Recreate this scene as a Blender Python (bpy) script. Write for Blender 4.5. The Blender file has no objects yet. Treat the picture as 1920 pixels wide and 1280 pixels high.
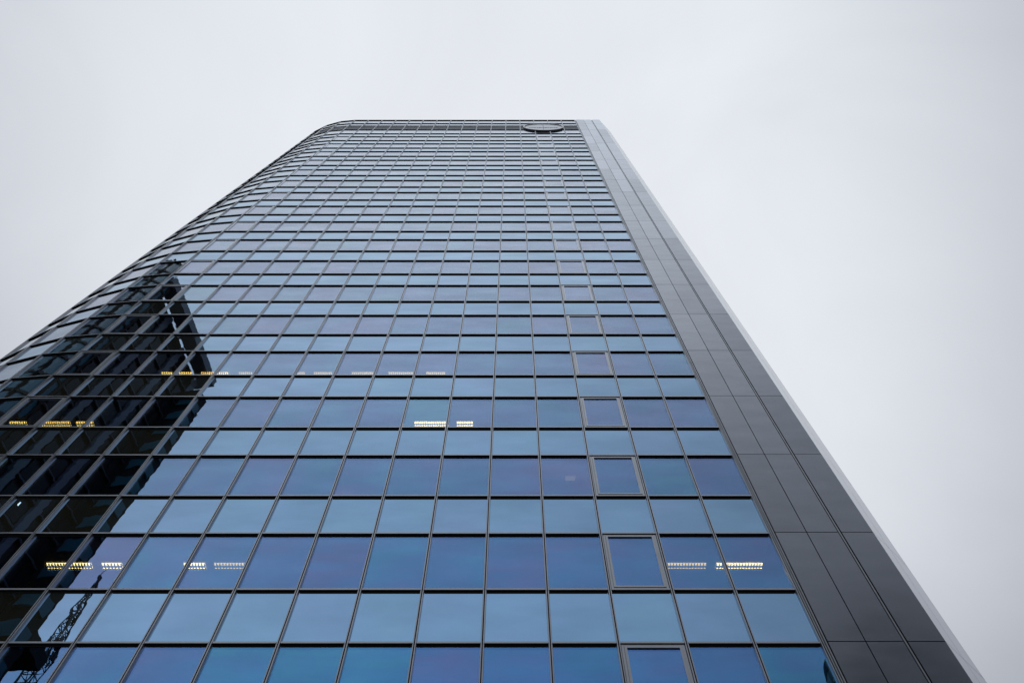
import bpy, math, random
from mathutils import Vector
random.seed(7)
scene = bpy.context.scene
col = scene.collection
R = math.radians

# ------------------------------------------------------------------ camera
EYE = 1.65                              # eye height above the plaza
F_PX = 1400.0                           # focal length in pixels of the 1920 px wide photo
PITCH = math.atan(F_PX / 662.0)         # zenith vanishing point lies just above the frame
cam_data = bpy.data.cameras.new("camera")
cam = bpy.data.objects.new("camera", cam_data)
col.objects.link(cam)
cam_data.sensor_width = 36.0
cam_data.lens = 36.0 * F_PX / 1920.0
cam_data.clip_start = 0.1
cam_data.clip_end = 5000.0
cam.location = (0, 0, EYE)
cam.rotation_euler = (math.pi / 2 + PITCH, 0, 0)
scene.camera = cam

# ------------------------------------------------------------------ sky
SUN_EL, SUN_AZ = R(66), R(-6)           # the veiled sun stands high behind the tower
world = bpy.data.worlds.new("World")
scene.world = world
world.use_nodes = True
nt = world.node_tree
nt.nodes.clear()
def wn(kind, **kw):
    n = nt.nodes.new(kind)
    for k, v in kw.items():
        setattr(n, k, v)
    return n
def wl(a, b): nt.links.new(a, b)
def wmath(op, a, b=None, clamp=False):
    n = wn('ShaderNodeMath', operation=op, use_clamp=clamp)
    for i, v in enumerate((a, b)):
        if v is None: continue
        if isinstance(v, (int, float)): n.inputs[i].default_value = v
        else: wl(v, n.inputs[i])
    return n.outputs[0]
tc = wn('ShaderNodeTexCoord')
sky = wn('ShaderNodeTexSky', sky_type='NISHITA', sun_disc=False)
sky.sun_elevation = SUN_EL
sky.sun_rotation = SUN_AZ
sky_dim = wn('ShaderNodeMix', data_type='RGBA', blend_type='MULTIPLY')
sky_dim.inputs[0].default_value = 1.0
wl(sky.outputs[0], sky_dim.inputs[6]); sky_dim.inputs[7].default_value = (0.1, 0.1, 0.1, 1)
def lobe(direction, power):
    d = Vector(direction).normalized()
    vm = wn('ShaderNodeVectorMath', operation='DOT_PRODUCT')
    wl(tc.outputs['Generated'], vm.inputs[0]); vm.inputs[1].default_value = d
    return wmath('POWER', wmath('MAXIMUM', vm.outputs['Value'], 0.0), power)
def wsmooth(op, a, b, d):
    n = wn('ShaderNodeMath', operation=op); wl(a, n.inputs[0]); n.inputs[1].default_value = b; n.inputs[2].default_value = d
    return n.outputs[0]
l1 = lobe((0.0, 0.36, 0.93), 2.4)  # bright cloud near the zenith
l2 = lobe((-0.26, -0.76, 0.63), 3.6)    # second bright region to the south
lum = wsmooth('SMOOTH_MAX', wmath('SUBTRACT', wmath('MULTIPLY', l1, 1.15), 0.07), 0.19, 0.08)
lum = wmath('ADD', lum, wmath('MULTIPLY', l2, 0.50))
lum = wsmooth('SMOOTH_MIN', lum, 0.86, 0.22)
cl = wn('ShaderNodeTexNoise'); cl.inputs['Scale'].default_value = 2.6; cl.inputs['Detail'].default_value = 7
cl.inputs['Roughness'].default_value = 0.5; cl.inputs['Distortion'].default_value = 0.8
wl(tc.outputs['Generated'], cl.inputs['Vector'])
clv = wmath('ADD', wmath('MULTIPLY', wmath('SUBTRACT', cl.outputs[0], 0.5), 0.24), 1.0)
lum = wmath('MULTIPLY', lum, clv)
ramp = wn('ShaderNodeValToRGB')         # darker cloud is slightly more violet
ramp.color_ramp.elements[0].position = 0.30; ramp.color_ramp.elements[0].color = (0.925, 0.96, 1.08, 1)
ramp.color_ramp.elements[1].position = 0.82; ramp.color_ramp.elements[1].color = (0.96, 0.998, 1.055, 1)
wl(lum, ramp.inputs[0])
sc_ = wn('ShaderNodeVectorMath', operation='SCALE')
wl(ramp.outputs[0], sc_.inputs[0]); wl(lum, sc_.inputs['Scale'])
mixs = wn('ShaderNodeMix', data_type='RGBA')
mixs.inputs[0].default_value = 0.94
wl(sky_dim.outputs[2], mixs.inputs[6]); wl(sc_.outputs[0], mixs.inputs[7])
bg = wn('ShaderNodeBackground'); bg.inputs['Strength'].default_value = 1.0
wl(mixs.outputs[2], bg.inputs['Color'])
wo = wn('ShaderNodeOutputWorld'); wl(bg.outputs[0], wo.inputs['Surface'])

# ------------------------------------------------------------------ sun
sun_data = bpy.data.lights.new("sun", 'SUN')
sun_data.energy = 0.6
sun_data.angle = R(30)
sun_data.color = (1.0, 0.97, 0.93)
sun = bpy.data.objects.new("sun", sun_data); col.objects.link(sun)
sd = Vector((math.sin(SUN_AZ) * math.cos(SUN_EL), math.cos(SUN_AZ) * math.cos(SUN_EL), math.sin(SUN_EL)))
sun.rotation_euler = sd.to_track_quat('Z', 'Y').to_euler()
sun.location = sd * 300
scene.view_settings.view_transform = 'Standard'
scene.view_settings.look = 'None'
scene.view_settings.exposure = 0.0
scene.view_settings.gamma = 1.0
scene.cycles.max_bounces = 8
scene.cycles.glossy_bounces = 5
scene.cycles.transparent_max_bounces = 12
scene.cycles.sample_clamp_indirect = 3.0

# ------------------------------------------------------------------ mesh helper
class MB:
    def __init__(self):
        self.v = []; self.f = []; self.m = []; self.t = []
    def hexa(self, pts, mat=0, tint=0.0):
        b = len(self.v)
        self.v += [tuple(p) for p in pts]; self.t += [tint] * 8
        for q in ((0, 1, 2, 3), (7, 6, 5, 4), (0, 4, 5, 1), (1, 5, 6, 2), (2, 6, 7, 3), (3, 7, 4, 0)):
            self.f.append(tuple(b + i for i in q)); self.m.append(mat)
    def box(self, x0, x1, y0, y1, z0, z1, mat=0, tint=0.0):
        self.hexa([(x0, y0, z0), (x0, y1, z0), (x1, y1, z0), (x1, y0, z0),
                   (x0, y0, z1), (x0, y1, z1), (x1, y1, z1), (x1, y0, z1)], mat, tint)
    def loc(self, P, u, t0, t1, d0, d1, z0, z1, mat=0, tint=0.0):
        """box in a facade frame: t along the wall, d inward from its front plane"""
        n = (-u[1], u[0])               # inward
        def q(t, d, z): return (P[0] + u[0] * t + n[0] * d, P[1] + u[1] * t + n[1] * d, z)
        self.hexa([q(t0, d0, z0), q(t0, d1, z0), q(t1, d1, z0), q(t1, d0, z0),
                   q(t0, d0, z1), q(t0, d1, z1), q(t1, d1, z1), q(t1, d0, z1)], mat, tint)
    def prism(self, poly, z0, z1, mat=0, tint=0.0):
        b = len(self.v); n = len(poly)
        self.v += [(x, y, z0) for x, y in poly] + [(x, y, z1) for x, y in poly]
        self.t += [tint] * (2 * n)
        self.f.append(tuple(b + i for i in reversed(range(n)))); self.m.append(mat)
        self.f.append(tuple(b + n + i for i in range(n))); self.m.append(mat)
        for i in range(n):
            j = (i + 1) % n
            self.f.append((b + i, b + j, b + n + j, b + n + i)); self.m.append(mat)
    def bar(self, a, b_, r, mat=0):
        a = Vector(a); b_ = Vector(b_); d = (b_ - a).normalized()
        s = d.cross(Vector((0, 0, 1)) if abs(d.z) < .9 else Vector((1, 0, 0))).normalized() * r
        t = d.cross(s).normalized() * r
        self.hexa([a - s - t, a - s + t, a + s + t, a + s - t, b_ - s - t, b_ - s + t, b_ + s + t, b_ + s - t], mat)
    def build(self, name, mats, parent=None, smooth=False):
        me = bpy.data.meshes.new(name)
        me.from_pydata(self.v, [], self.f)
        for m in (mats if isinstance(mats, (list, tuple)) else [mats]): me.materials.append(m)
        me.polygons.foreach_set('material_index', self.m)
        at = me.attributes.new('tint', 'FLOAT', 'POINT'); at.data.foreach_set('value', self.t)
        if smooth: me.polygons.foreach_set('use_smooth', [True] * len(self.f))
        me.update()
        import bmesh
        bm = bmesh.new(); bm.from_mesh(me); bmesh.ops.recalc_face_normals(bm, faces=bm.faces); bm.to_mesh(me); bm.free()
        o = bpy.data.objects.new(name, me); col.objects.link(o)
        if parent is not None: o.parent = parent
        return o
def tag(o, label=None, cat=None, group=None, kind=None):
    for k, v in (('label', label), ('category', cat), ('group', group), ('kind', kind)):
        if v: o[k] = v
    return o
def empty(name, loc=(0, 0, 0)):
    o = bpy.data.objects.new(name, None); col.objects.link(o); o.location = loc; return o

# ------------------------------------------------------------------ materials
def mat_base(name):
    m = bpy.data.materials.new(name); m.use_nodes = True
    return m, m.node_tree, m.node_tree.nodes['Principled BSDF']
def plain(name, c, rough=0.5, metal=0.0, ior=1.5, var=0.12, nscale=3.0, stretch=(1, 1, 1), bump=0.0):
    m, t, p = mat_base(name)
    p.inputs['Roughness'].default_value = rough; p.inputs['Metallic'].default_value = metal
    p.inputs['IOR'].default_value = ior
    tcn = t.nodes.new('ShaderNodeTexCoord'); mp = t.nodes.new('ShaderNodeMapping'); mp.inputs['Scale'].default_value = stretch
    nz = t.nodes.new('ShaderNodeTexNoise'); nz.inputs['Scale'].default_value = nscale; nz.inputs['Detail'].default_value = 6
    t.links.new(tcn.outputs['Object'], mp.inputs[0]); t.links.new(mp.outputs[0], nz.inputs['Vector'])
    at = t.nodes.new('ShaderNodeAttribute'); at.attribute_name = 'tint'
    ad = t.nodes.new('ShaderNodeMath'); ad.operation = 'ADD'
    t.links.new(nz.outputs[0], ad.inputs[0]); t.links.new(at.outputs['Fac'], ad.inputs[1])
    mr = t.nodes.new('ShaderNodeMapRange'); mr.inputs['From Min'].default_value = 0.2; mr.inputs['From Max'].default_value = 1.0
    mr.inputs['To Min'].default_value = 1 - var; mr.inputs['To Max'].default_value = 1 + var
    t.links.new(ad.outputs[0], mr.inputs[0])
    vm = t.nodes.new('ShaderNodeVectorMath'); vm.operation = 'SCALE'; vm.inputs[0].default_value = c
    t.links.new(mr.outputs[0], vm.inputs['Scale']); t.links.new(vm.outputs[0], p.inputs['Base Color'])
    rr = t.nodes.new('ShaderNodeMapRange'); rr.inputs['To Min'].default_value = rough * 0.85; rr.inputs['To Max'].default_value = rough * 1.2
    t.links.new(nz.outputs[0], rr.inputs[0]); t.links.new(rr.outputs[0], p.inputs['Roughness'])
    if bump:
        b = t.nodes.new('ShaderNodeBump'); b.inputs['Strength'].default_value = 1; b.inputs['Distance'].default_value = bump
        t.links.new(nz.outputs[0], b.inputs['Height']); t.links.new(b.outputs[0], p.inputs['Normal'])
    return m

def metal(name, f0, diff, rough=0.3, power=2.2, edge=0.86, cool=(0.90, 0.95, 1.0), var=0.12, nscale=2.0, stretch=(1, 1, 1)):
    """satin painted metal: soft sky reflection that strengthens towards grazing over a dark ground coat"""
    m = bpy.data.materials.new(name); m.use_nodes = True; t = m.node_tree; t.nodes.clear(); N = t.nodes.new; L = t.links.new
    tcn = N('ShaderNodeTexCoord'); mp = N('ShaderNodeMapping'); mp.inputs['Scale'].default_value = stretch
    nz = N('ShaderNodeTexNoise'); nz.inputs['Scale'].default_value = nscale; nz.inputs['Detail'].default_value = 3
    L(tcn.outputs['Object'], mp.inputs[0]); L(mp.outputs[0], nz.inputs['Vector'])
    at = N('ShaderNodeAttribute'); at.attribute_name = 'tint'
    ad = N('ShaderNodeMath'); ad.operation = 'ADD'; L(nz.outputs[0], ad.inputs[0]); L(at.outputs['Fac'], ad.inputs[1])
    mr = N('ShaderNodeMapRange'); mr.inputs['From Min'].default_value = 0.2; mr.inputs['From Max'].default_value = 0.8
    mr.inputs['To Min'].default_value = 1 - var; mr.inputs['To Max'].default_value = 1 + var; mr.clamp = False; L(ad.outputs[0], mr.inputs[0])
    lw = N('ShaderNodeLayerWeight'); lw.inputs[0].default_value = 0.5
    pw = N('ShaderNodeMath'); pw.operation = 'POWER'; L(lw.outputs['Facing'], pw.inputs[0]); pw.inputs[1].default_value = power
    mx = N('ShaderNodeMix'); mx.data_type = 'RGBA'; L(pw.outputs[0], mx.inputs[0]); mx.inputs[6].default_value = (*f0, 1)
    mx.inputs[7].default_value = (edge * cool[0], edge * cool[1], edge * cool[2], 1)
    v1 = N('ShaderNodeVectorMath'); v1.operation = 'SCALE'; L(mx.outputs[2], v1.inputs[0]); L(mr.outputs[0], v1.inputs['Scale'])
    gl = N('ShaderNodeBsdfGlossy'); L(v1.outputs[0], gl.inputs['Color'])
    rr = N('ShaderNodeMapRange'); rr.inputs['To Min'].default_value = rough * .85; rr.inputs['To Max'].default_value = rough * 1.2
    L(nz.outputs[0], rr.inputs[0]); L(rr.outputs[0], gl.inputs['Roughness'])
    df = N('ShaderNodeBsdfDiffuse'); v2 = N('ShaderNodeVectorMath'); v2.operation = 'SCALE'; v2.inputs[0].default_value = diff
    L(mr.outputs[0], v2.inputs['Scale']); L(v2.outputs[0], df.inputs['Color'])
    asd = N('ShaderNodeAddShader'); L(gl.outputs[0], asd.inputs[0]); L(df.outputs[0], asd.inputs[1])
    out = N('ShaderNodeOutputMaterial'); L(asd.outputs[0], out.inputs[0])
    return m

def glass(name, tints, back=None, trans=0.6, wave=0.17, edge_pow=2.5, rough=0.0):
    """coated facade glass: coloured mirror reflection that pales towards grazing, dark room or panel behind"""
    m = bpy.data.materials.new(name); m.use_nodes = True; t = m.node_tree; t.nodes.clear()
    N = t.nodes.new; L = t.links.new
    def mth(op, a, b=None):
        n = N('ShaderNodeMath'); n.operation = op
        for i, v in enumerate((a, b)):
            if v is None: continue
            if isinstance(v, (int, float)): n.inputs[i].default_value = v
            else: L(v, n.inputs[i])
        return n.outputs[0]
    tcn = N('ShaderNodeTexCoord'); at = N('ShaderNodeAttribute'); at.attribute_name = 'tint'
    off = N('ShaderNodeVectorMath'); off.operation = 'ADD'
    mul = mth('MULTIPLY', at.outputs['Fac'], 211.0)
    cmb = N('ShaderNodeCombineXYZ'); L(mul, cmb.inputs[0]); L(mul, cmb.inputs[1])
    L(tcn.outputs['Object'], off.inputs[0]); L(cmb.outputs[0], off.inputs[1])
    # streaks and mottling of the coating, with reflected cloud gradients painted in
    mp = N('ShaderNodeMapping'); mp.inputs['Scale'].default_value = (0.35, 0.35, 2.4)
    L(off.outputs[0], mp.inputs[0])
    nz = N('ShaderNodeTexNoise'); nz.inputs['Scale'].default_value = 1.3; nz.inputs['Detail'].default_value = 5; nz.inputs['Roughness'].default_value = 0.6
    L(mp.outputs[0], nz.inputs['Vector'])
    mp2 = N('ShaderNodeMapping'); mp2.inputs['Scale'].default_value = (0.5, 0.5, 0.45); L(off.outputs[0], mp2.inputs[0])
    nz2 = N('ShaderNodeTexNoise'); nz2.inputs['Scale'].default_value = 1.0; nz2.inputs['Detail'].default_value = 2; L(mp2.outputs[0], nz2.inputs['Vector'])
    hue = mth('ADD', mth('ADD', mth('MULTIPLY', at.outputs['Fac'], 0.62), 0.19), mth('ADD', mth('MULTIPLY', mth('SUBTRACT', nz.outputs[0], 0.5), 0.9), mth('MULTIPLY', mth('SUBTRACT', nz2.outputs[0], 0.5), 1.5)))
    rp = N('ShaderNodeValToRGB')
    while len(rp.color_ramp.elements) < len(tints): rp.color_ramp.elements.new(0.5)
    for i, c in enumerate(tints):
        rp.color_ramp.elements[i].position = i / (len(tints) - 1); rp.color_ramp.elements[i].color = (*c, 1)
    L(hue, rp.inputs[0])
    # uneven flatness of the panes
    wv = N('ShaderNodeTexNoise'); wv.inputs['Scale'].default_value = 2.1; wv.inputs['Detail'].default_value = 1.2
    L(off.outputs[0], wv.inputs['Vector'])
    bp = N('ShaderNodeBump'); bp.inputs['Strength'].default_value = 1.0; bp.inputs['Distance'].default_value = 0.0042 * wave
    L(wv.outputs[0], bp.inputs['Height'])
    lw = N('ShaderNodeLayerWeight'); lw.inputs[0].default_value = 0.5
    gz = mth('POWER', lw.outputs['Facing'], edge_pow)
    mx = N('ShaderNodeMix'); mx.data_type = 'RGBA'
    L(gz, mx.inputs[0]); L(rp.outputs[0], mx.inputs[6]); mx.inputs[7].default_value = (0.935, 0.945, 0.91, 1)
    gl = N('ShaderNodeBsdfGlossy'); gl.inputs['Roughness'].default_value = rough
    nz3 = N('ShaderNodeTexNoise'); nz3.inputs['Scale'].default_value = 0.75; nz3.inputs['Detail'].default_value = 4
    mp3 = N('ShaderNodeMapping'); mp3.inputs['Scale'].default_value = (0.6, 0.6, 1.6); mp3.inputs['Location'].default_value = (31, 17, 5)
    L(off.outputs[0], mp3.inputs[0]); L(mp3.outputs[0], nz3.inputs['Vector'])
    br = mth('ADD', mth('MULTIPLY', mth('SUBTRACT', nz3.outputs[0], 0.5), 0.42), 1.0)  # uneven cloud reflection painted as streaky brightness in the glass colour
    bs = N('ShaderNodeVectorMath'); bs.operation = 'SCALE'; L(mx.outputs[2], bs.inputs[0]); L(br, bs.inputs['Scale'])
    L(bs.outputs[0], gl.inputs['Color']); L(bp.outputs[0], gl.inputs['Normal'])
    inv = N('ShaderNodeMix'); inv.data_type = 'RGBA'; inv.blend_type = 'SUBTRACT'; inv.inputs[0].default_value = 1
    inv.inputs[6].default_value = (1, 1, 1, 1); L(mx.outputs[2], inv.inputs[7])
    ml = N('ShaderNodeMix'); ml.data_type = 'RGBA'; ml.blend_type = 'MULTIPLY'; ml.inputs[0].default_value = 1
    L(inv.outputs[2], ml.inputs[6])
    if back is None:
        ml.inputs[7].default_value = (trans, trans, trans * 0.92, 1)
        tr = N('ShaderNodeBsdfTransparent')
    else:
        dn = N('ShaderNodeTexNoise'); dn.inputs['Scale'].default_value = 0.8; dn.inputs['Detail'].default_value = 4; L(off.outputs[0], dn.inputs['Vector'])
        dr = N('ShaderNodeMapRange'); dr.inputs['To Min'].default_value = 0.82; dr.inputs['To Max'].default_value = 1.18; L(dn.outputs[0], dr.inputs[0])
        dv = N('ShaderNodeVectorMath'); dv.operation = 'SCALE'; dv.inputs[0].default_value = back; L(dr.outputs[0], dv.inputs['Scale'])
        L(dv.outputs[0], ml.inputs[7])
        tr = N('ShaderNodeBsdfDiffuse')
    L(ml.outputs[2], tr.inputs['Color'])
    ad = N('ShaderNodeAddShader'); L(gl.outputs[0], ad.inputs[0]); L(tr.outputs[0], ad.inputs[1])
    out = N('ShaderNodeOutputMaterial'); L(ad.outputs[0], out.inputs['Surface'])
    return m

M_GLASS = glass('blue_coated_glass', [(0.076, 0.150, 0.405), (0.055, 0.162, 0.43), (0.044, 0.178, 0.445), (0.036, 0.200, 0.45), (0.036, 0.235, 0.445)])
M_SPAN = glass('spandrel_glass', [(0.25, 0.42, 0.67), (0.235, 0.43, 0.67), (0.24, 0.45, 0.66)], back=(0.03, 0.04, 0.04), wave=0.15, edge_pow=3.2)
M_FRAME = metal('anodised_frame', (0.115, 0.125, 0.14), (0.095, 0.10, 0.108), rough=0.30, power=1.3, edge=1.0, var=0.08)
M_GROOVE = plain('black_gasket', (0.008, 0.008, 0.009), rough=0.8, var=0.1)
M_SOFFIT = plain('transom_underside', (0.012, 0.012, 0.013), rough=0.7, var=0.2)  # near-black: shade below the transoms put into the colour
M_CLAD = metal('grey_metal_cladding', (0.004, 0.014, 0.030), (0.004, 0.007, 0.012), rough=0.24, power=1.28, edge=0.97, cool=(0.89, 0.94, 1.0), var=0.08, nscale=0.9, stretch=(0.8, 0.8, 2.5))
M_EDGE = metal('pale_metal_edge', (0.40, 0.42, 0.45), (0.16, 0.165, 0.17), rough=0.18, power=1.5, edge=0.80, cool=(0.97, 0.985, 1.0), var=0.04, nscale=1.5, stretch=(0.5, 0.5, 3))
M_LOUVRE = metal('dark_louvre', (0.05, 0.055, 0.065), (0.03, 0.033, 0.038), rough=0.4, power=2.0, edge=0.42, var=0.12)
M_INNER = plain('dark_interior', (0.06, 0.06, 0.058), rough=0.9, var=0.3, nscale=1)
M_CEIL = plain('ceiling_tiles', (0.16, 0.16, 0.155), rough=0.9, var=0.2, nscale=0.8)
M_ROOF = plain('roof_gravel', (0.2, 0.2, 0.2), rough=0.95, var=0.3, nscale=8)
M_CHROME = plain('brushed_steel', (0.62, 0.64, 0.67), rough=0.25, metal=1.0, var=0.05)
M_SIGN = metal('pale_sign_face', (0.45, 0.47, 0.48), (0.36, 0.37, 0.38), rough=0.4, power=1.5, edge=0.7, var=0.08, nscale=1.5)
M_SIGNIN = plain('sign_inner_ring', (0.16, 0.175, 0.19), rough=0.4, var=0.1)
M_HOUSE = plain('light_housing', (0.35, 0.34, 0.3), rough=0.5)
M_BLADE = plain('louvre_blade', (0.10, 0.09, 0.06), rough=0.5)
def emit(name, c, s):
    m = bpy.data.materials.new(name); m.use_nodes = True; t = m.node_tree; t.nodes.clear()
    e = t.nodes.new('ShaderNodeEmission'); e.inputs[0].default_value = (*c, 1); e.inputs[1].default_value = s
    nz = t.nodes.new('ShaderNodeTexNoise'); nz.inputs['Scale'].default_value = 9
    mr = t.nodes.new('ShaderNodeMapRange'); mr.inputs['To Min'].default_value = s * .7; mr.inputs['To Max'].default_value = s * 1.3
    t.links.new(nz.outputs[0], mr.inputs[0]); t.links.new(mr.outputs[0], e.inputs[1])
    o = t.nodes.new('ShaderNodeOutputMaterial'); t.links.new(e.outputs[0], o.inputs[0])
    m.cycles.emission_sampling = 'NONE'
    return m
M_TUBE = emit('lit_tube', (0.98, 0.97, 0.90), 6.0)
M_TUBE_WARM = emit('warm_lit_tube', (0.96, 0.90, 0.44), 5.0)
M_TUBE_DIM = emit('dim_lit_tube', (0.98, 0.95, 0.80), 2.3)

# ------------------------------------------------------------------ tower layout (z relative to the eye until build)
D = 12.648                              # facade front plane
PITCHX = 1.456
X0 = -16.65
NCOL = 16
ZB0, PER, SP = 11.68, 3.554, 1.570
KMIN, KMAX = -3, 17
flat_pts = [(X0 + PITCHX * k, D) for k in range(NCOL + 1)]
curve = [flat_pts[0]]
ang = [5.0, 14.8, 24.6, 34.4, 44.2, 54.0, 63.8, 73.6, 83.4]
for a in ang:
    p = curve[-1]; curve.append((p[0] - 1.552 * math.cos(R(a)), p[1] + 1.552 * math.sin(R(a))))
for i in range(8):
    p = curve[-1]; curve.append((p[0], p[1] + 1.5))
plan = list(reversed(curve[1:])) + flat_pts          # from the far left round to the right
NC = len(plan) - 1
FIRST_FLAT = len(curve) - 1                          # index of column 0 of the flat wall
def zz(z): return z + EYE
def unit(a, b):
    l = math.hypot(b[0] - a[0], b[1] - a[1]); return ((b[0] - a[0]) / l, (b[1] - a[1]) / l), l

# camera projection used only to rank which panes show largest
sP, cP = math.sin(PITCH), math.cos(PITCH)
def proj(x, y, z):
    dep = y * cP + z * sP
    if dep <= 0: return None
    return (960 + F_PX * x / dep, 640 - F_PX * (-y * sP + z * cP) / dep)
def area(A, B, z0, z1):
    u, l = unit(A, B); n = (-u[1], u[0])
    if (A[0] * n[0] + A[1] * n[1]) <= 0: return 0.0          # turned away
    q = [proj(A[0], A[1], z0), proj(B[0], B[1], z0), proj(B[0], B[1], z1), proj(A[0], A[1], z1)]
    if None in q: return 0.0
    q = [(min(max(x, 0), 1920), min(max(y, 0), 1280)) for x, y in q]
    return abs(sum(q[i][0] * q[(i + 1) % 4][1] - q[(i + 1) % 4][0] * q[i][1] for i in range(4))) / 2

rows = []                                            # (kind, z0, z1)
for k in range(KMIN, KMAX + 1):
    zb = ZB0 + PER * k; za = zb + SP
    rows.append(('span', zb, za, k))
    if k < KMAX: rows.append(('vis', za, zb + PER, k))
za_top = ZB0 + PER * KMAX + SP
BAND0, BAND1 = 75.87, 78.26
rows.append(('vis_top', za_top, BAND0, 90))
rows.append(('vis_top', BAND1, 79.62, 91))
rows.append(('vis_top', 79.62, 81.60, 92))
TOP = 81.72

tower = empty('office_tower', (0, D + 12, 0))
tag(tower, 'tall blue glass office tower with rounded left corner and grey metal right edge', 'building')
def part(mb, name, mats, parent=tower, **kw):
    o = mb.build(name, mats, None, **kw)
    o.parent = parent
    o.matrix_parent_inverse = parent.matrix_basis.inverted() if parent is tower else parent.matrix_basis.inverted()
    return o

TH, FR = 0.05, 0.068                                 # transom face height, depth from glass to front
# panes
panes = []
for (kind, z0, z1, k) in rows:
    for j in range(NC):
        A, B = plan[j], plan[j + 1]
        cj = j - FIRST_FLAT
        casement = kind == 'vis' and cj in (0, 13)
        panes.append((area(A, B, z0, z1), kind, j, z0, z1, casement))
def tint(kind): return random.random() if kind != 'span' else random.uniform(0.1, 0.9)
def pane_box(mb, j, z0, z1, d=FR, inset=0.045, zlo=TH, zhi=0.0, kind='vis'):
    A, B = plan[j], plan[j + 1]; u, l = unit(A, B)
    mb.loc(A, u, inset, l - inset, d, d + 0.03, zz(z0 + zlo - 0.006), zz(z1 - 0.028), 0, tint(kind))
for group, name, mat, label in ((('vis', 'vis_top'), 'window', M_GLASS, None), (('span',), 'spandrel_panel', M_SPAN, None)):
    sel = sorted([p for p in panes if p[1] in group and not p[5]], key=lambda p: -p[0])
    for p in sel[:100]:
        mb = MB(); pane_box(mb, p[2], p[3], p[4], kind=p[1]); part(mb, name, mat)
    rest = MB()
    for p in sel[100:]: pane_box(rest, p[2], p[3], p[4], kind=p[1])
    o = part(rest, name, mat); o['kind'] = 'stuff'
# opening windows: a stepped frame with its own recessed pane
for p in panes:
    if not p[5]: continue
    _, _, j, z0, z1, _ = p
    A, B = plan[j], plan[j + 1]; u, l = unit(A, B)
    fr = MB(); a0, a1 = 0.052, l - 0.052
    for (o_, i_, d0) in ((0.0, 0.055, 0.030), (0.060, 0.115, 0.016)):
        zt0, zt1 = z0 + TH + o_ * 0.9, z1 - o_ * 0.9
        fr.loc(A, u, a0 + o_, a0 + i_, d0, FR + 0.03, zz(zt0), zz(zt1))
        fr.loc(A, u, a1 - i_, a1 - o_, d0, FR + 0.03, zz(zt0), zz(zt1))
        w = (i_ - o_) * 0.9
        fr.loc(A, u, a0 + i_, a1 - i_, d0 + .001, FR + 0.03, zz(zt0), zz(zt0 + w))
        fr.loc(A, u, a0 + i_, a1 - i_, d0 + .001, FR + 0.03, zz(zt1 - w), zz(zt1))
    fr.loc(A, u, a0 + 0.055, a0 + 0.060, 0.06, FR + .02, zz(z0 + TH + .05), zz(z1 - .05), 1)
    fr.loc(A, u, a1 - 0.060, a1 - 0.055, 0.06, FR + .02, zz(z0 + TH + .05), zz(z1 - .05), 1)
    cw = part(fr, 'casement_window', [M_FRAME, M_GROOVE])
    pn = MB(); pn.loc(A, u, a0 + 0.110, a1 - 0.110, 0.052, 0.075, zz(z0 + TH + 0.095), zz(z1 - 0.095), 0, random.uniform(0.0, 0.35))
    q = pn.build('pane', M_GLASS); q.parent = cw; q.matrix_parent_inverse = cw.matrix_world.inverted()
    q.matrix_parent_inverse = (tower.matrix_basis @ cw.matrix_parent_inverse).inverted()

# mullions: two slim strips with a black groove between them
for i in range(NC + 1):
    P = plan[i]
    us = []
    if i > 0: us.append(unit(plan[i - 1], P)[0])
    if i < NC: us.append(unit(P, plan[i + 1])[0])
    ux = sum(u[0] for u in us); uy = sum(u[1] for u in us); l = math.hypot(ux, uy); u = (ux / l, uy / l)
    mb = MB(); z0, z1 = zz(ZB0 + PER * KMIN - 0.6), zz(TOP - 0.04)
    # storey-high lengths with a hairline joint above each transom
    cuts = [z0] + sorted(zz(r[1]) - 0.02 for r in rows if r[1] > z0) + [z1]
    cuts = [c for c in cuts if z0 <= c <= z1]
    for a, b in zip(cuts, cuts[1:]):
        if b - a < 0.05: continue
        for sg in (-1, 1):
            n_ = (-u[1], u[0])
            pr = [(sg * 0.013, 0.0), (sg * 0.036, 0.0), (sg * 0.052, FR + 0.02), (sg * 0.013, FR + 0.02)]
            if sg < 0: pr.reverse()
            mb.prism([(P[0] + u[0] * t + n_[0] * d, P[1] + u[1] * t + n_[1] * d) for t, d in pr], a, b - 0.006)
    mb.loc(P, u, -0.0145, 0.0145, 0.045, FR + 0.02, z0, z1, 1)
    part(mb, 'mullion', [M_FRAME, M_GROOVE])

# transoms: one per level, pale narrow front, shade of the underside painted near-black
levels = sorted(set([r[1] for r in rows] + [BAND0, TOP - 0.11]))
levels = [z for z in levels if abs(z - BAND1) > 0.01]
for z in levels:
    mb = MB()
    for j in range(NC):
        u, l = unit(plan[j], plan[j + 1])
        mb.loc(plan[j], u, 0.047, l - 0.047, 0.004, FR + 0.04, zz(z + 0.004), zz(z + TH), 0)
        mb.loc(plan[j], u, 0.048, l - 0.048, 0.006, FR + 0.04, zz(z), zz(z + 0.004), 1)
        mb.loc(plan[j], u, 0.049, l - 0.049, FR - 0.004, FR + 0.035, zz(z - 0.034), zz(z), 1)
    part(mb, 'transom', [M_FRAME, M_SOFFIT])

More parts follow.
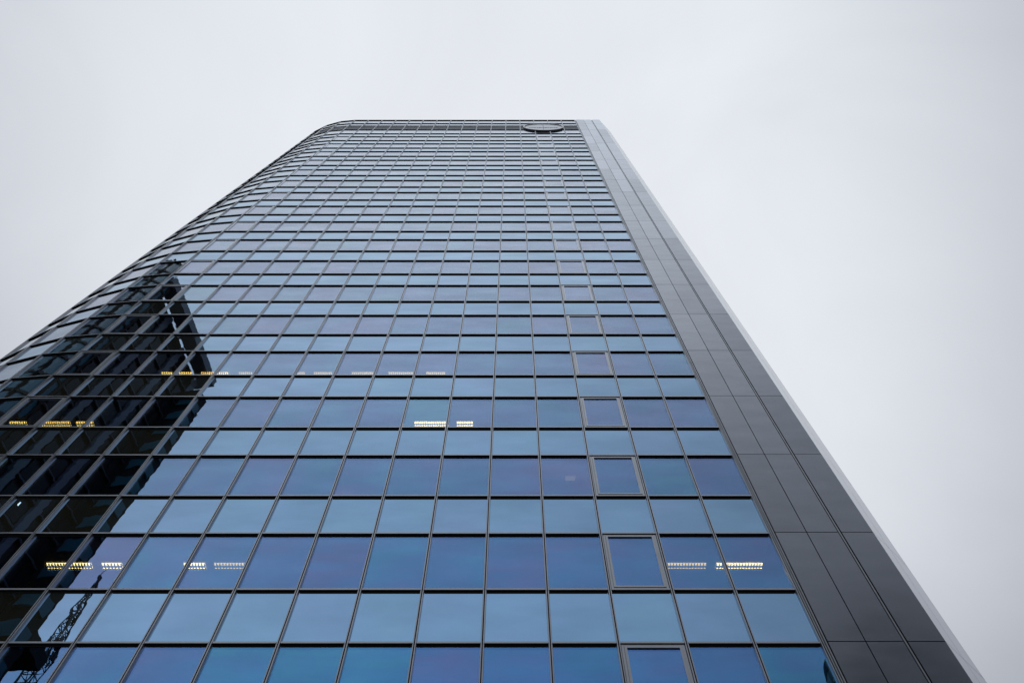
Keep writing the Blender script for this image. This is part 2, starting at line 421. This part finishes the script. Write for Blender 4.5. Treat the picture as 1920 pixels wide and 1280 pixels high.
# recessed dark plant-room louvres below the roof
lv = MB()
for j in range(NC):
    u, l = unit(plan[j], plan[j + 1])
    lv.loc(plan[j], u, -0.02, l + 0.02, 0.095, 0.14, zz(BAND0), zz(BAND1))
    n = 16
    for q in range(n):
        z = BAND0 + 0.08 + (BAND1 - BAND0 - 0.12) * q / n
        lv.loc(plan[j], u, 0.05, l - 0.05, 0.075, 0.10, zz(z), zz(z + 0.09))
    lv.loc(plan[j], u, 0.048, l - 0.048, 0.03, 0.16, zz(BAND1 - 0.02), zz(BAND1 + 0.045))
part(lv, 'louvre_band', M_LOUVRE)

# coping
cp = MB()
for j in range(NC):
    u, l = unit(plan[j], plan[j + 1])
    cp.loc(plan[j], u, -0.003, l + 0.003, -0.012, 0.5, zz(TOP - 0.06), zz(TOP))
part(cp, 'coping', M_FRAME)

# floors, dark rooms and core behind the glass
def inset_poly(off):
    pts = []
    for i in range(NC + 1):
        us = []
        if i > 0: us.append(unit(plan[i - 1], plan[i])[0])
        if i < NC: us.append(unit(plan[i], plan[i + 1])[0])
        ux = sum(u[0] for u in us); uy = sum(u[1] for u in us); l = math.hypot(ux, uy)
        pts.append((plan[i][0] - uy / l * off, plan[i][1] + ux / l * off))
    return pts
XR_IN = flat_pts[-1][0] + 0.06
inner = inset_poly(0.20)
back_y = inner[0][1] + 0.0
poly = inner + [(inner[-1][0], back_y)]
for k in range(KMIN, KMAX + 1):
    zb = ZB0 + PER * k
    mb = MB(); mb.prism(poly, zz(zb + 0.01), zz(zb + SP - 0.02)); part(mb, 'floor_slab', M_CEIL)
mb = MB(); mb.box(-12, 6.2, D + 6.5, back_y - 0.5, 0.0, zz(BAND1)); part(mb, 'core_wall', M_INNER)
mb = MB(); mb.box(XR_IN, XR_IN + 0.1, D + 0.42, back_y - 0.1, 0.0, zz(81.0)); part(mb, 'leak_block_wall', M_INNER)  # unseen wall added to block light leaking in from the side
mb = MB(); mb.prism(inset_poly(0.33) + [(inner[-1][0] - .1, back_y - .05)], zz(TOP - 1.2), zz(TOP - 0.9)); part(mb, 'roof', M_ROOF)

# entrance level below the frame
mb = MB()
for j in range(NC):
    u, l = unit(plan[j], plan[j + 1])
    mb.loc(plan[j], u, 0, l, 0.10, 0.4, 0.0, zz(ZB0 + PER * KMIN) - 0.01)
part(mb, 'plinth', M_CLAD)

# right edge: three columns of storey-high grey panels
XR = flat_pts[-1][0]
bk = MB(); bk.box(XR + 0.05, 9.30, D + 0.06, D + 0.40, 0.0, zz(81.8)); part(bk, 'backing_wall', M_GROOVE)
tr = MB()
tr.box(6.715, 6.742, D + 0.006, D + 0.1, 0.0, zz(81.85))
tr.box(8.426, 8.456, D + 0.012, D + 0.1, 0.0, zz(81.85))
part(tr, 'trim_strip', M_FRAME)
joints = [-EYE + 0.02] + [ZB0 + PER * k + 0.05 for k in range(-3, 20)] + [81.90]
joints = [j for j in joints if j <= 81.91]
if joints[-1] - joints[-2] < 0.8: joints.pop(-2)
G = 0.0115
for z0, z1 in zip(joints, joints[1:]):
    for x0, x1 in ((6.762, 7.585), (7.585, 8.402), (8.474, 9.296)):
        mb = MB(); tv = random.uniform(-0.3, 0.3)
        mb.box(x0 + G, x1 - (G if x1 < 9 else 0), D + random.uniform(0, 0.003), D + 0.055, zz(z0 + G), zz(z1 - G), 0, tv)
        part(mb, 'cladding_panel', M_CLAD)
# pale chamfered corner, two panels wide
S2 = math.sqrt(0.5); u45 = (S2, S2); PC = (9.300, D + 0.008)
bk = MB(); bk.loc(PC, u45, 0.03, 1.615, 0.03, 0.3, 0.0, zz(81.3)); part(bk, 'backing_wall', M_GROOVE)
for z0, z1 in zip(joints, joints[1:]):
    z1 = min(z1, 81.4)
    for t0, t1 in ((0.0, 0.75), (0.75, 1.64)):
        mb = MB(); mb.loc(PC, u45, t0 + (0.009 if t0 else 0), t1 - 0.009, 0.0, 0.035, zz(z0 + 0.010), zz(z1 - 0.010), 0, random.uniform(-.06, .06))
        part(mb, 'corner_panel', M_EDGE)
ex, ey = PC[0] + 1.64 * S2, PC[1] + 1.64 * S2
for z0, z1 in zip(joints, joints[1:]):
    mb = MB(); mb.box(ex - 0.05, ex, ey, back_y, zz(z0 + G), zz(min(z1, 81.4) - G), 0, random.uniform(-.1, .1)); part(mb, 'side_panel', M_EDGE)
mb = MB(); mb.box(-22.5, ex - 0.06, back_y - 0.02, back_y + 0.3, 0, zz(81.2)); part(mb, 'rear_wall', M_CLAD)

# ------------------------------------------------------------------ round emblem sign under the roof
SX, SZ, SR = 3.15, zz(76.95), 2.0
sign = empty('round_sign', (SX, D, SZ - SR))
tag(sign, 'round pale sign in a steel ring on the dark band near the roof', 'sign')
def ring(r0, r1, y0, y1, mat, name, seg=96):
    mb = MB()
    for i in range(seg):
        a, b = 2 * math.pi * i / seg, 2 * math.pi * (i + 1) / seg
        ca, sa, cb, sb = math.cos(a), math.sin(a), math.cos(b), math.sin(b)
        mb.hexa([(SX + r0 * ca, y0, SZ + r0 * sa), (SX + r0 * ca, y1, SZ + r0 * sa), (SX + r1 * ca, y1, SZ + r1 * sa), (SX + r1 * ca, y0, SZ + r1 * sa),
                 (SX + r0 * cb, y0, SZ + r0 * sb), (SX + r0 * cb, y1, SZ + r0 * sb), (SX + r1 * cb, y1, SZ + r1 * sb), (SX + r1 * cb, y0, SZ + r1 * sb)])
    o = mb.build(name, mat); o.parent = sign; o.matrix_parent_inverse = sign.matrix_basis.inverted(); return o
ring(1.94, 2.01, D - 0.095, D - 0.07, M_CHROME, 'rim')
ring(1.95, 2.0, D - 0.07, D + 0.06, M_SIGNIN, 'drum')
ring(1.89, 1.94, D - 0.08, D - 0.012, M_SIGNIN, 'inner_ring')
ring(0.0, 1.89, D - 0.018, D - 0.004, M_SIGN, 'face')
mb = MB(); mb.box(SX - 0.02, SX + 0.02, D - 0.024, D - 0.017, SZ - 1.5, SZ + 1.5)
mb.box(SX - 1.45, SX + 1.45, D - 0.028, D - 0.017, SZ - 0.30, SZ - 0.22)
for i in range(15):
    w = 0.05 + 0.04 * ((i * 7) % 3); x = SX - 1.38 + i * 0.187
    mb.box(x, x + w, D - 0.032, D - 0.017, SZ - 0.42 + 0.03 * (i % 2), SZ - 0.10 + 0.06 * ((i * 5) % 3 == 0))
o = mb.build('emblem', M_LOUVRE); o.parent = sign; o.matrix_parent_inverse = sign.matrix_basis.inverted()

# ------------------------------------------------------------------ ceiling strip lights seen through the glass
def strip_light(x0, x1, zc, label, y=D + 1.06, wid=0.20, tube_mat=None):
    """two-tube louvred fitting let into the ceiling"""
    root = empty('strip_light', ((x0 + x1) / 2, y, zz(zc)))
    tag(root, label, 'ceiling light', 'strip lights lit behind the glass')
    inv = root.matrix_basis.inverted()
    def add(mb, nm, m):
        o = mb.build(nm, m); o.parent = root; o.matrix_parent_inverse = inv
    h = MB(); zt = zz(zc) + 0.008
    h.box(x0 - 0.02, x1 + 0.02, y - wid / 2 - .015, y + wid / 2 + .015, zt - 0.012, zt - 0.002); add(h, 'housing', M_HOUSE)
    for s in (-1, 1):
        t = MB(); t.box(x0, x1, y + s * wid * .27 - wid * .17, y + s * wid * .27 + wid * .17, zt - 0.035, zt - 0.013); add(t, 'tube', tube_mat or M_TUBE)
    b = MB(); n = int((x1 - x0) / 0.075)
    for i in range(n + 1):
        x = x0 + (x1 - x0) * i / max(n, 1); b.box(x - 0.007, x + 0.007, y - wid / 2, y + wid / 2, zt - 0.075, zt - 0.036)
    b.box(x0, x1, y - 0.012, y + 0.012, zt - 0.085, zt - 0.0355)
    add(b, 'louvre', M_BLADE)
for x0, x1, zc, lab in (
    (-12.22, -11.05, 15.25, 'louvred strip light behind the mullion at the lower edge of the dark tower reflection'),
    (-10.77, -10.25, 15.25, 'short bright strip light just above the reflected lattice mast tip'),
    (-8.62, -8.06, 15.25, 'short strip light, left one of the middle-left pair low on the facade'),
    (-7.82, -7.02, 15.25, 'longer faint strip light, right one of the middle-left pair low on the facade'),
    (4.08, 5.10, 15.25, 'faint louvred strip light just right of the lowest full opening window'),
    (5.36, 6.58, 15.25, 'bright louvred strip light nearest the grey metal edge of the tower'),
    (-17.50, -16.93, 22.33, 'yellow strip light at the far left border of the photo'),
    (-16.48, -15.40, 22.33, 'long yellow strip light in the dark reflection at the left border'),
    (-15.18, -14.60, 22.33, 'yellow strip light cut by a mullion, right end of the left border row'),
    (-3.40, -2.30, 22.33, 'wide white strip light alone high in the middle of the facade'),
    (-1.93, -1.36, 22.33, 'small white strip light right of the wide one mid facade'),
    (-13.70, -13.27, 25.89, 'leftmost yellow sliver of light in the upper lit row'),
    (-13.02, -12.50, 25.89, 'second yellow sliver of light from the left in the upper lit row'),
    (-12.16, -11.08, 25.89, 'long sliver of light at the edge of the dark reflection, upper lit row'),
    (-10.68, -10.14, 25.89, 'fourth sliver of light from the left in the upper lit row'),
    (-8.48, -8.09, 25.89, 'short sliver of light in the upper lit row, fifth from the left'),
    (-7.75, -7.02, 25.89, 'sixth sliver of light from the left in the upper lit row'),
    (-6.27, -5.43, 25.89, 'seventh sliver of light from the left in the upper lit row'),
    (-4.83, -3.87, 25.89, 'second sliver of light from the right in the upper lit row'),
    (-3.36, -2.61, 25.89, 'rightmost sliver of light in the upper lit row')):
    strip_light(x0, x1, zc, lab, y=D + (1.07 if zc < 20 else 1.08 if zc < 24 else 1.02), wid=0.20 if zc < 24 else 0.24,
                tube_mat=M_TUBE_WARM if (x1 < -12.4 or zc > 20 and x1 < -11) else M_TUBE_DIM if zc > 24 or 4 < x0 < 5 or x0 == -7.82 else M_TUBE)

el = empty('ceiling_patch', (1.77, D + 0.82, zz(18.79)))  # pale patch on the ceiling; its glow is added to make it show
tag(el, 'small pale ceiling patch with an added faint glow, alone behind the pane left of an opening window', 'ceiling patch')
for nm, bx, m in (('housing', (1.60, 1.94, D + 0.73, D + 0.91, zz(18.79) - 0.02, zz(18.79) + 0.006), M_HOUSE),
                  ('glow_face', (1.62, 1.92, D + 0.745, D + 0.895, zz(18.79) - 0.045, zz(18.79) - 0.021), emit('faint_glow', (0.9, 0.95, 1.0), 0.22))):
    mb = MB(); mb.box(*bx); o = mb.build(nm, m); o.parent = el; o.matrix_parent_inverse = el.matrix_basis.inverted()

# ------------------------------------------------------------------ ground
gm = MB(); gm.box(-700, 700, -700, 700, -0.5, 0.0)
M_GROUND = plain('plaza_paving', (0.085, 0.083, 0.08), rough=0.85, var=0.25, nscale=0.3)
tag(gm.build('ground', M_GROUND), kind='structure')

# ------------------------------------------------------------------ neighbours across the street (seen mirrored in the glass)
M_DARK = plain('dark_bronze_cladding', (0.012, 0.011, 0.012), rough=0.6, ior=1.2, var=0.4, nscale=0.6)
M_DGLASS = plain('dark_window_glass', (0.012, 0.015, 0.020), rough=0.25, ior=1.24, var=0.3, nscale=0.4, bump=0.01)
M_TEAL = plain('teal_glass', (0.03, 0.13, 0.185), rough=0.3, ior=1.25, var=0.25, nscale=0.25, bump=0.01)
M_PIER = plain('slate_pier', (0.11, 0.13, 0.165), rough=0.5, var=0.2, nscale=0.5)
M_BAY = plain('teal_bay_glass', (0.03, 0.13, 0.165), rough=0.3, ior=1.3, var=0.3, nscale=0.4)
M_SLATE = plain('dark_slate_band', (0.055, 0.062, 0.075), rough=0.5, ior=1.3)
M_LAMP = emit('room_lamp', (1.0, 0.95, 0.85), 2.2)
blk = empty('dark_high_rise', (-47.6, -12.0, 0))
tag(blk, 'dark high-rise with slate piers and glazed round end, mirrored in the left of the facade', 'building')
def bpart(mb, name, mats, root, smooth=False):
    o = mb.build(name, mats, smooth=smooth); o.parent = root; o.matrix_parent_inverse = root.matrix_basis.inverted(); return o
BT = 101.65
XE, YN, YS = -49.6, -12.2, -28.0
mb = MB(); mb.box(-84, XE - 0.4, YS, YN, 0, BT - 1.5); bpart(mb, 'body', M_DARK, blk)
for i in range(26):                                   # ribbon of windows on every floor of the street side
    z = 4 + i * 3.7
    mb = MB(); y = YS + 1.0
    while y < YN - 1.5:
        mb.box(XE - 0.55, XE - 0.25 + random.uniform(0, .02), y, y + 1.55, z, z + 2.5, 0, random.uniform(-.3, .3)); y += 1.9
    bpart(mb, 'window_band', M_DGLASS, blk)
    mb = MB(); mb.box(XE - 0.5, XE - 0.12, YS + 0.8, YN - 0.4, z - 0.45, z - 0.2); bpart(mb, 'floor_band', M_SLATE, blk)
for y in (YS + 0.2, YS + 5.6, YS + 10.6):
    mb = MB(); mb.box(XE - 0.5, XE + 0.15, y, y + 0.9, 0, BT - 2); bpart(mb, 'pier', M_PIER, blk)
mb = MB(); mb.box(XE - 0.02, XE + 2.0, YS - 0.4, YN + 0.4, BT - 1.6, BT); mb.box(XE - 3, XE + 1.9, YN - 0.8, YN + 0.5, BT - 1.5, BT - 0.1)
mb.box(XE - 1.5, XE + 2.1, YS - 0.8, YS + 0.6, BT - 1.5, BT - 0.1); mb.box(XE - 1, XE + 2.1, YS + 7.3, YS + 7.9, BT - 1.4, BT - 0.2)
bpart(mb, 'roof_beam', M_PIER, blk)
# glazed near end with rounded corners
def rounded(off, n=8):
    x0, x1, y0, y1, r = -78.0, -48.2, YN - 0.5, -2.7, 2.6
    pts = [(x1 + off, y0)]
    pts += [(x1 - r + (r + off) * math.cos(R(90 * i / n)), y1 - r + (r + off) * math.sin(R(90 * i / n))) for i in range(n + 1)]
    pts += [(x0 + r - (r + off) * math.sin(R(90 * i / n)), y1 - r + (r + off) * math.cos(R(90 * i / n))) for i in range(n + 1)]
    return pts + [(x0 - off, y0)]
mb = MB(); mb.prism(rounded(0), 0, BT - 0.2); bpart(mb, 'round_end', M_TEAL, blk)
mb = MB()
for i in range(28): mb.prism(rounded(0.12), 3.7 * i + 1.0, 3.7 * i + 1.4)
for q in rounded(0.05)[::3]: mb.box(q[0] - .15, q[0] + .15, q[1] - .15, q[1] + .15, 0, BT)
for i in range(9): mb.box(-75 + 3 * i, -74.7 + 3 * i, -2.9, -2.5, 0, BT)
for i in range(3): mb.box(-48.4, -48.05, -12 + 2.4 * i, -11.7 + 2.4 * i, 0, BT)
bpart(mb, 'glazing_bars', M_DARK, blk)
# teal corner bay on the far end
mb = MB(); mb.box(XE - 0.2, XE + 2.6, YS - 1.0, YS + 1.2, 0, BT - 6); bpart(mb, 'corner_bay', M_DARK, blk)
for i in range(24):
    z = 6 + i * 3.7
    mb = MB(); mb.box(XE + 0.6, XE + 2.75, YS - 0.6, YS + 1.35, z, z + 1.9); bpart(mb, 'bay_window', M_BAY, blk)
mb = MB()
for (y, z) in ((-24, 52), (-22.5, 49), (-21, 46.5), (-19.3, 44), (-23, 40), (-17.0, 55), (-16.2, 58), (-20.2, 61), (-25.2, 35)):
    mb.box(XE - 0.3, XE - 0.20, y, y + 0.16, z, z + 0.45)
bpart(mb, 'lit_lamp', M_LAMP, blk)
blk.rotation_euler.z = R(9.3)

low = empty('office_block', (-70, -55, 0))
tag(low, 'lower black office block, mirrored in the bottom left corner of the facade', 'building')
mb = MB(); mb.prism([(-59.4, -45.5), (-95, -45.5), (-95, -66), (-75, -66)], 0, 70.5); bpart(mb, 'body', M_DARK, low)
mb = MB(); mb.box(-70, -61.0, -54, -47, 70.5, 72.6); bpart(mb, 'plant_room', M_DARK, low)
for i in range(17):
    mb = MB(); mb.box(-94, -60.4, -45.55, -45.35, 4 + i * 3.8, 6 + i * 3.8); bpart(mb, 'window_band', M_DGLASS, low)

mast = empty('lattice_mast', (-66, -60, 0))
tag(mast, 'thin steel lattice mast with aerials, mirrored beside the office block', 'mast')
mx_, my_ = -71.4 * 0.93, 25.3 - 92.2 * 0.93
mz = 93.0 + EYE
M_STEEL = plain('dark_steel', (0.02, 0.02, 0.022), rough=0.6)
fr = MB(); hw = 0.85
def w_at(z): return hw if z < mz - 14 else hw * max(0.12, (mz - z) / 14 * .75 + .1)
z = 30.0; side = 0
while z < mz - 0.6:
    st = 1.6 if z < mz - 14 else 1.1
    a, b = w_at(z), w_at(min(z + st, mz))
    ca = [(mx_ + sx * a, my_ + sy * a, z) for sx, sy in ((-1, -1), (1, -1), (1, 1), (-1, 1))]
    cb = [(mx_ + sx * b, my_ + sy * b, z + st) for sx, sy in ((-1, -1), (1, -1), (1, 1), (-1, 1))]
    for i in range(4):
        fr.bar(ca[i], cb[i], 0.075)
        fr.bar(ca[i], ca[(i + 1) % 4], 0.04)
        fr.bar(ca[i] if side else ca[(i + 1) % 4], cb[(i + 1) % 4] if side else cb[i], 0.04)
    side ^= 1; z += st
fr.bar((mx_, my_, mz - 2), (mx_, my_, mz + 1.5), 0.06)
bpart(fr, 'lattice_frame', M_STEEL, mast)
for (zc, n, r) in ((mz - 3, 5, .35), (mz - 9, 7, .6), (mz - 14, 11, 1.05), (mz - 16, 9, 1.2)):
    mb = MB()
    for i in range(n):
        a = i * 2.4; x, y = mx_ + r * math.cos(a), my_ + r * math.sin(a); zq = zc + random.uniform(-.9, .9)
        mb.box(x - .13, x + .13, y - .1, y + .1, zq - .6, zq + .6); mb.bar((mx_, my_, zq), (x, y, zq), .04)
    bpart(mb, 'aerial', M_STEEL, mast)

rt = empty('round_block', (39, -47, 0))
tag(rt, 'dark block with a rounded top, mirrored at the lower right end of the glass', 'building')
mb = MB(); n = 14
prof = [(6.2 * math.cos(R(90 * i / n)), 63.5 + 5.5 * math.sin(R(90 * i / n))) for i in range(n + 1)]
cx2, cy2 = 42.7, -46.0; seg = 32; b0 = 0
pr = [(6.2, 0.0)] + prof
for i, (r, z) in enumerate(pr):
    for s_ in range(seg): mb.v.append((cx2 + max(r, .01) * math.cos(2 * math.pi * s_ / seg), cy2 + max(r, .01) * math.sin(2 * math.pi * s_ / seg), z)); mb.t.append(0)
for i in range(len(pr) - 1):
    for s_ in range(seg):
        t_ = (s_ + 1) % seg; mb.f.append((i * seg + s_, i * seg + t_, (i + 1) * seg + t_, (i + 1) * seg + s_)); mb.m.append(0)
bpart(mb, 'body', M_DARK, rt, smooth=True)
mb = MB()
for i in range(16): 
    pts = [(cx2 + 6.28 * math.cos(2 * math.pi * k / 32), cy2 + 6.28 * math.sin(2 * math.pi * k / 32)) for k in range(32)]
    mb.prism(pts, 3 + i * 3.9, 4.6 + i * 3.9)
bpart(mb, 'window_band', M_DGLASS, rt)
